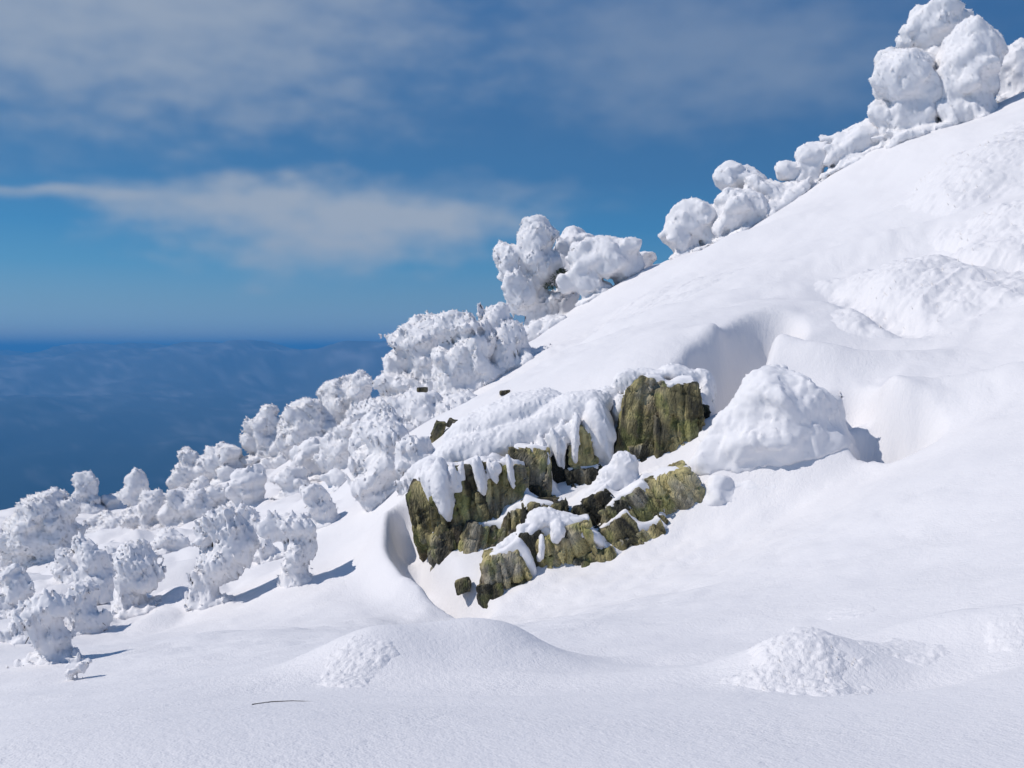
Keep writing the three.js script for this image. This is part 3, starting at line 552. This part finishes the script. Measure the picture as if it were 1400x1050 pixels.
tree('drape', [570, 572], [[590, 448, 34, 20, 0, -10], [560, 472, 26, 30], [590, 494, 38, 42, 0, -14], [546, 502, 20, 26, 0, -30], [538, 464, 9, 9], [572, 540, 44, 30, 0, -24]], 'drooping rime tree with a hooked tip over the valley', RIDGE, { d: 38 });
tree('drape', [560, 596], [[560, 562, 52, 24, 0, -28], [518, 570, 34, 20, 0, -28], [606, 572, 44, 26, 0, -22], [590, 596, 30, 20, 0, -26]], 'swept rime thicket between the drooping trees and dark stones', RIDGE, { d: 32 });
tree('feather', [492, 545], [[497, 522, 14, 16], [488, 536, 16, 14]], 'small frosted spire at the end of the ridge thicket', RIDGE, { d: 47 });
// trees down the flank
tree('feather', [480, 585], [[478, 544, 24, 28], [462, 560, 20, 24], [494, 566, 22, 24], [450, 540, 12, 14]], 'bushy rime tree below the last drooping tree of the ridge', FLANK, { grow: 1.1 });
tree('drape', [530, 672], [[528, 602, 28, 32, 0, -10], [524, 640, 34, 36], [545, 650, 22, 28], [506, 650, 18, 26], [548, 620, 16, 22]], 'cone-shaped rime tree standing beside the rock outcrop', FLANK, { grow: 1.1 });
tree('feather', [430, 630], [[424, 580, 26, 30], [412, 600, 28, 30], [444, 606, 22, 26]], 'broad frosted tree behind the shaded round one', FLANK, { grow: 1.1 });
tree('puff', [440, 648], [[440, 620, 28, 22, 0, 20], [424, 630, 18, 18]], 'shaded round rime lump leaning over the snow', FLANK, { grow: 1.1 });
tree('feather', [372, 632], [[366, 570, 12, 16], [362, 594, 20, 22], [376, 612, 26, 24], [350, 602, 14, 18], [392, 596, 16, 26]], 'twin-tipped frosted tree standing out against the valley', FLANK, { grow: 1.1 });
tree('puff', [345, 690], [[340, 656, 22, 16, 0, 10], [326, 674, 14, 14], [346, 672, 16, 14]], 'smooth hooded rime lump with its own blue shadow', FLANK, { grow: 1.1 });
tree('feather', [312, 655], [[312, 624, 18, 16], [318, 642, 20, 14], [296, 632, 12, 16]], 'low frosted bush on the skyline before the blue valley', FLANK, { grow: 1.1 });
tree('feather', [268, 668], [[258, 626, 12, 14], [262, 648, 18, 20], [282, 642, 16, 20], [246, 656, 14, 14]], 'twiggy frosted tree with an open crown on the skyline', FLANK, { grow: 1.1, twigs: 9 });
tree('feather', [250, 715], [[256, 690, 24, 24], [236, 702, 16, 16], [276, 696, 22, 20]], 'dense frosted bush below the twiggy open-crowned tree', FLANK, { grow: 1.1 });
tree('feather', [300, 700], [[298, 682, 20, 18], [284, 692, 20, 14]], 'small frosted bush beside the smooth hooded lump', FLANK, { grow: 1.1 });
tree('feather', [186, 690], [[188, 660, 14, 18], [180, 676, 15, 14], [196, 678, 10, 14]], 'upright frosted tree alone on the snow edge', FLANK, { grow: 1.1 });
tree('feather', [206, 722], [[206, 694, 20, 22], [200, 708, 22, 16]], 'plump frosted bush under the upright lone tree', FLANK, { grow: 1.1 });
tree('feather', [119, 700], [[119, 666, 14, 18], [118, 684, 17, 15]], 'oval frosted tree beyond the big dome-shaped tree', FLANK, { grow: 1.1 });
tree('feather', [152, 695], [[154, 684, 10, 9]], 'tiny frosted tuft between the oval tree and the upright tree', FLANK, { grow: 1.1 , trunk: false });
tree('feather', [60, 765], [[60, 702, 30, 28], [46, 728, 36, 34], [78, 736, 28, 32], [30, 742, 22, 24], [90, 700, 12, 16]], 'large dome-shaped frosted tree with fine feathered rime', FLANK, { grow: 1.1 });
tree('drape', [5, 780], [[4, 744, 14, 18], [8, 766, 16, 20], [-8, 760, 14, 22]], 'leaning rime column next to the large dome-shaped tree', FLANK, { grow: 1.1 });
tree('drape', [22, 830], [[16, 790, 14, 22], [30, 804, 14, 24], [14, 815, 16, 16]], 'thin ragged rime column below the leaning one', FLANK, { grow: 1.1 });
tree('drape', [128, 820], [[116, 752, 18, 16], [126, 776, 26, 30], [140, 800, 24, 26, 0, 20], [104, 766, 14, 18]], 'slumped rime tree with a blue shaded side', FLANK, { grow: 1.1 });
tree('drape', [178, 836], [[188, 766, 30, 20], [196, 788, 24, 22], [178, 810, 18, 28, 0, -10]], 'mushroom-shaped rime tree with a capped head', FLANK, { grow: 1.1 });
tree('drape', [65, 905], [[70, 826, 26, 20], [62, 856, 22, 34], [72, 880, 18, 24, 0, -25], [44, 840, 12, 22]], 'ragged rime tree with icy strands nearest the open snow', FLANK, { grow: 1.1 });
tree('drape', [112, 862], [[110, 822, 20, 26], [116, 844, 18, 22], [134, 850, 18, 14]], 'stout rime tree beside the ragged strand-hung tree', FLANK, { grow: 1.1 });
tree('drape', [290, 825], [[308, 726, 34, 24], [318, 750, 32, 26], [300, 772, 28, 30, 0, -15], [284, 800, 18, 24, 0, -20], [270, 815, 14, 14], [336, 758, 14, 20], [280, 730, 12, 20, 0, -30]], 'hunched rime tree with a trailing skirt, largest on the flank', FLANK, { grow: 1.1 });
tree('drape', [400, 796], [[376, 716, 22, 16], [402, 720, 26, 18, 0, 15], [414, 752, 20, 22], [406, 778, 16, 20, 0, -18]], 'bowed rime tree arching over a small snow window', FLANK, { grow: 1.1 , trunk: false });
tree('drape', [365, 765], [[362, 748, 12, 14, 0, -20], [354, 762, 12, 8]], 'short rime post under the arch of the bowed tree', FLANK, { grow: 1.1 , trunk: false });
tree('drape', [436, 718], [[430, 676, 18, 16], [438, 696, 18, 18], [444, 708, 12, 12], [416, 668, 8, 8]], 'knobbly rime tree with a dark notch above the bowed tree', FLANK, { grow: 1.1 });
tree('puff', [458, 665], [[458, 654, 15, 12], [470, 660, 8, 6]], 'small smooth rime knob behind the knobbly tree', FLANK, { grow: 1.1 });
tree('feather', [108, 928], [[108, 917, 15, 12], [96, 924, 8, 6]], 'tiny rime tuft alone on the open snow', FLANK, { trunk: false, apron: false });
tree('feather', [8, 840], [[4, 828, 14, 8]], 'low rime tuft at the foot of the ragged columns', FLANK, { grow: 1.1 , trunk: false });
tree('feather', [150, 720], [[150, 712, 30, 7], [175, 716, 26, 6]], 'flat line of frosted scrub on the snow terrace', FLANK, { grow: 1.1 , trunk: false });

tree('feather', [468, 640], [[480, 596, 22, 24], [466, 616, 26, 24], [450, 630, 16, 14]], 'frosted tree between the bushy ridge-end tree and the cone-shaped tree', FLANK);
tree('drape', [505, 632], [[508, 586, 18, 24], [500, 610, 22, 24], [514, 622, 18, 18]], 'slender rime tree just behind the cone-shaped tree', FLANK);
tree('drape', [572, 652], [[572, 618, 20, 24, 0, -10], [562, 640, 22, 20], [588, 632, 14, 18]], 'short draped rime tree wedged against the upper end of the rocks', FLANK);
tree('feather', [398, 676], [[396, 656, 18, 16], [408, 664, 16, 14]], 'small frosted bush between two round lumps on the flank', FLANK);
tree('feather', [232, 752], [[230, 738, 20, 14], [246, 744, 16, 12]], 'low frosted bush between the mushroom-shaped tree and the skyline bushes', FLANK);
tree('drape', [96, 790], [[96, 768, 16, 18], [88, 780, 16, 14]], 'small draped rime tree behind the slumped one', FLANK);
tree('feather', [338, 726], [[336, 708, 18, 14], [352, 716, 14, 12]], 'small frosted bush just behind the hunched tree', FLANK);
tree('drape', [150, 780], [[152, 764, 14, 14], [146, 774, 14, 10]], 'knee-high rime knob between the slumped tree and the mushroom-shaped one', FLANK);
tree('drape', [30, 872], [[26, 856, 16, 16], [38, 864, 12, 12], [12, 866, 12, 10]], 'low ragged rime clump at the foot of the strand-hung tree', FLANK);
tree('feather', [282, 690], [[274, 668, 14, 16], [290, 676, 16, 14]], 'small frosted bush under the low skyline bush', FLANK);
// crusted snow mounds over buried scrub
mound('packed', [1060, 670], [[1074, 560, 54, 52], [1050, 606, 78, 52], [1118, 600, 48, 48, 0.1], [1000, 620, 46, 44], [966, 650, 28, 28], [1084, 648, 56, 30], [1072, 536, 36, 30], [1124, 568, 38, 36], [1030, 572, 36, 36], [1020, 660, 40, 24]], 'large crusted snow mound with a peaked top beside the rocks', { d: 19.0, sink: 0.9 });
mound('packed', [985, 695], [[984, 676, 26, 24], [1004, 688, 26, 14], [964, 690, 18, 14], [1040, 672, 30, 18]], 'frosted scrub hump at the lower end of the rock outcrop', { d: 18.4 });

crustPatch(1265, 395, 2.9, 3.2, 8, 0.30, 0.075, 2.6, 0.042, 'broad rough crusted bank of rime on the right snow slope');
crustPatch(1390, 330, 2.0, 3.0, 0, 0.30, 0.08, 2.4, 0.046, 'steep crusted rime bank above the broad rough one');
crustPatch(1340, 225, 2.9, 3.6, -20, 0.30, 0.08, 2.2, 0.052, 'rough crusted bulge under the ridge top trees');
crustPatch(905, 410, 2.6, 3.2, 20, 0.10, 0.035, 2.6, 0.055, 'faint rough crust on the slope under the big round rime head');
crustPatch(490, 905, 0.46, 0.55, 0, 0.02, 0.020, 10, 0.011, 'bright frosted knob at the end of the smooth drift');
crustPatch(1090, 912, 0.6, 0.75, 10, 0.04, 0.026, 8, 0.012, 'bright crusted hump of frosted scrub in the open snow');
crustPatch(1235, 888, 0.46, 0.45, -8, 0.02, 0.014, 11, 0.012, 'flat rough crust patch beside the bright crusted hump');
crustPatch(1390, 862, 0.5, 0.4, 0, 0.02, 0.012, 11, 0.012, 'low rough crust streak at the end of the fold in the snow');
crustPatch(1160, 838, 0.5, 0.6, 0, 0.01, 0.010, 11, 0.014, 'faint frost-feathered patch above the bright crusted hump');

// the rock outcrop
const outcrop = group('rock_outcrop', 'olive and brown weathered rock outcrop breaking through the snow slope', 'rock', at(760, 800, 18.6));
const kept = [];
for (const [px, py, hw, hh, d, lean, thick, tone, opt] of [
  // upper wall
  [590, 712, 26, 62, 19.6, -15, 1.0, 0.42], [632, 712, 42, 80, 19.4, -5, 1.2, 0.36], [682, 704, 42, 74, 19.5, 5, 1.2, 0.55], [726, 682, 34, 72, 19.8, -2, 1.0, 0.5], [612, 758, 26, 38, 19.2, -14, 0.9, 0.45], [660, 752, 36, 40, 19.0, 8, 0.9, 0.55], [704, 738, 28, 38, 19.0, 6, 0.9, 0.45], [646, 786, 34, 18, 18.9, -24, 0.8, 0.45],
  [744, 700, 28, 38, 19.6, 4, 0.8, 0.1], [770, 662, 40, 58, 20.2, 0, 0.9, -0.35], [796, 624, 22, 44, 20.1, -8, 0.8, 0.85], [802, 668, 32, 34, 19.9, -10, 0.8, -0.1], [828, 640, 32, 54, 20.4, 0, 0.9, -0.1],
  [700, 716, 84, 50, 20.1, -6, 0.7, -0.3], [830, 704, 84, 34, 19.3, -24, 0.7, -0.3],
  // block under the upper snow
  [884, 582, 42, 68, 20.3, 6, 1.2, 0.42, { flute: 0.8 }], [922, 582, 38, 56, 20.1, -6, 1.1, 0.5, { flute: 0.8 }], [860, 614, 24, 46, 20.5, 0, 0.9, 0.15], [946, 598, 22, 46, 20.4, 4, 0.8, 0.05], [896, 622, 40, 24, 20.0, -12, 0.8, 0.35], [944, 624, 22, 22, 20.2, -16, 0.7, 0.2],
  // lower bands, leaning down to the right
  [922, 684, 42, 44, 18.7, -22, 1.1, 0.72], [866, 702, 52, 32, 18.6, -34, 1.0, 0.5], [806, 708, 48, 28, 18.9, -28, 0.9, 0.08], [838, 738, 54, 26, 18.3, -34, 0.9, 0.42], [886, 742, 38, 26, 18.2, -26, 0.8, 0.55],
  [774, 756, 46, 42, 18.1, -14, 1.0, 0.75], [728, 766, 28, 46, 18.1, -16, 0.8, -0.05], [694, 788, 38, 38, 17.9, -12, 0.9, 0.6], [674, 812, 22, 18, 17.7, -10, 0.6, 0.35], [742, 716, 34, 32, 18.7, 0, 0.9, 0.3], [714, 718, 22, 26, 18.8, 0, 0.7, 0.45], [818, 768, 40, 20, 18.0, -20, 0.7, 0.5], [706, 808, 26, 16, 17.8, -18, 0.6, 0.4],
]) slab(outcrop, px, py, hw, hh, d, lean, thick, tone, { ...opt, keep: kept });
ledgeSnow(outcrop, kept, at(550, 850, 21.4).map((v, k) => v - [0.4, 0.2, 0.2][k]), [at(985, 500, 20)[0] + 0.2, at(900, 490, 20.5)[1] + 0.2, -17.0], 0.24, 0.042);

const looseAt = ground(638, 806) - 0.06, loose = group('loose_stone', 'small dark stone in the scoop at the foot of the outcrop', 'stone', at(638, 810, looseAt));
slab(loose, 634, 800, 12, 10, looseAt, -20, 0.24, 0.3, { name: 'stone_body', flute: 0.4 });
for (const [px, py, hw, hh, lean, label] of [
  [561, 556, 13, 9, -20, 'dark flat stone showing through the swept rime thicket'], [597, 598, 10, 24, 18, 'tall dark stone splitting the snow above the cone-shaped tree'],
  [552, 574, 8, 12, 20, 'narrow dark stone under the swept rime thicket'], [578, 533, 8, 4, 0, 'tiny dark stone chip below the drooping trees'], [622, 580, 11, 6, 15, 'small dark stone by the upper snow edge'], [690, 537, 8, 4, 0, 'dark stone chip at the foot of the shaggy strands'],
]) { const d = (ground(px, py) ?? 30) - 0.1, g = group('half_buried_stone', label, 'stone', at(px, py + hh, d), 'stones in the upper snow'); slab(g, px, py, hw, hh, d, lean, 0.5, 0.25, { name: 'stone_body' }); }

// snow on the rocks
const eave = [[604, 640, 50, 24, 0.1, -14, 0.7], [656, 616, 70, 30, 0.15, -12, 0.7], [716, 598, 70, 30, 0.15, -16, 0.7], [776, 570, 66, 30, 0.15, -22, 0.7], [690, 576, 90, 32, 0.6, -22, 0.8], [606, 670, 15, 46, -1.3, -10], [592, 662, 15, 36, -1.1, -14], [608, 648, 28, 14, -0.8, -10], [818, 588, 22, 44, -0.2, -14], [832, 618, 8, 36, -0.3, -20]];
{ const r = rng(44), edge = [[574, 648], [606, 648], [642, 634], [676, 632], [704, 628], [734, 610], [762, 594], [790, 576]];
  for (let k = 0; k < edge.length - 1; k++) { const N = k < 4 ? 3 : 6; for (let q = 0; q < N; q++) { const t = (q + r()) / N, x = mix(edge[k][0], edge[k + 1][0], t), y = mix(edge[k][1], edge[k + 1][1], t), L = 10 + (k < 4 ? 30 : 44) * r() * r(); eave.push([x, y + L * 0.6, 3.5 + 5 * r(), L, (k < 4 ? -1.42 : -0.5) + 0.2 * r(), -18 * r()]); if (k < 4) eave.push([x, y + 2, 9, 7, -0.9, -10]); } } }
cap(outcrop, eave, 'thick snow eave with hanging tongues over the upper rock wall', 20.3, 'eave');
cap(outcrop, [[830, 556, 26, 30], [862, 524, 26, 18], [842, 586, 12, 26, -0.2], [846, 560, 12, 22, -0.4], [934, 516, 34, 15, 0, 24], [962, 556, 16, 40, -0.2], [958, 530, 22, 26], [818, 576, 24, 30], [900, 512, 34, 10], [936, 536, 8, 14, -0.5]], 'snow brow round the block under the upper slope', 20.9, 'eave');
cap(outcrop, [[852, 636, 17, 20, 0, 8], [846, 650, 26, 18], [826, 668, 34, 14, 0, -32], [790, 690, 28, 8, 0, -28], [866, 668, 28, 20], [878, 698, 11, 22, -0.2, 24], [890, 716, 10, 20, -0.25, 30], [838, 660, 20, 14]], 'pointed snow spur running down between the rock bands', 19.0, 'eave');
cap(outcrop, [[905, 650, 34, 13, 0, -14], [940, 638, 34, 12, 0, -16], [966, 624, 22, 12, 0, -20], [896, 668, 9, 18, -0.2], [918, 660, 9, 14, -0.3]], 'snow ledge between the dark block and the pale lower rock', 19.3, 'eave');
cap(outcrop, [[752, 708, 28, 12, 0, 10], [738, 706, 20, 12, 0, -20], [726, 722, 22, 12, 0, -40], [702, 740, 18, 12, 0, -40], [684, 760, 12, 20, 0, 10], [714, 746, 18, 14], [776, 714, 24, 14, 0, 24], [806, 730, 30, 11, -0.1, 32], [838, 750, 26, 6, -0.1, 30], [740, 750, 6, 20, -0.2], [790, 730, 14, 16, -0.15], [762, 726, 10, 16, -0.25]], 'forked snow cap on the lower rock band', 18.05, 'eave');

// dwarf pine at the edge of the block, green needles in the forked tree
const pine = group('dwarf_pine', 'dark green dwarf pine clinging to the edge of the rock block', 'shrub', at(945, 632, 20.0));
{ const pos = [], idx = [], P0 = pine.position; for (const [px, py] of [[930, 560], [955, 596], [962, 612], [905, 620]]) { const t = at(px, py, 19.9); limb([[0, -0.1, 0], [(t[0] - P0.x) * 0.5 + 0.05, (t[1] - P0.y) * 0.5, 0.05], [t[0] - P0.x, t[1] - P0.y, t[2] - P0.z]], 0.02, 0.006, pos, idx, 5); }
  const m = shade(new THREE.Mesh(geometry(pos, idx), material.bark)); m.name = 'stem'; pine.add(m); }
needles(pine, 'foliage', [[938, 610, 16], [952, 596, 13], [958, 612, 12], [926, 620, 14], [908, 628, 10], [946, 570, 8], [930, 540, 7]].map(([px, py, r]) => { const p = at(px, py, 19.85); return [...p, r * 20 / F]; }), 260, 0.055, 11);
needles(forked, 'needle_spray', [[762, 384, 12], [752, 392, 9], [768, 372, 7]].map(([px, py, r]) => { const p = at(px, py, 44.4); return [...p, r * 45 / F]; }), 300, 0.10, 12);

// bare twigs poking out of the snow
const sticks = (label, list) => { const d = ground(list[0][0], list[0][1]), p = at(list[0][0], list[0][1], d), g = group('bare_twig', label, 'twig', p, 'bare twigs in the snow'), pos = [], idx = [];
  const pts = list.map(([px, py, up]) => { const dd = ground(px, py), q = at(px, py, dd); return [q[0] - p[0], q[1] - p[1] + up, q[2] - p[2]]; });
  limb(pts, 0.004, 0.0015, pos, idx, 5); const m = shade(new THREE.Mesh(geometry(pos, idx), material.bark)); m.name = 'stalk'; g.add(m); };
sticks('long thin twig lying half buried in the open snow', [[345, 963, 0.0], [372, 960, 0.004], [400, 959, 0.005], [428, 958, -0.004]]);


renderer.render(scene, camera);
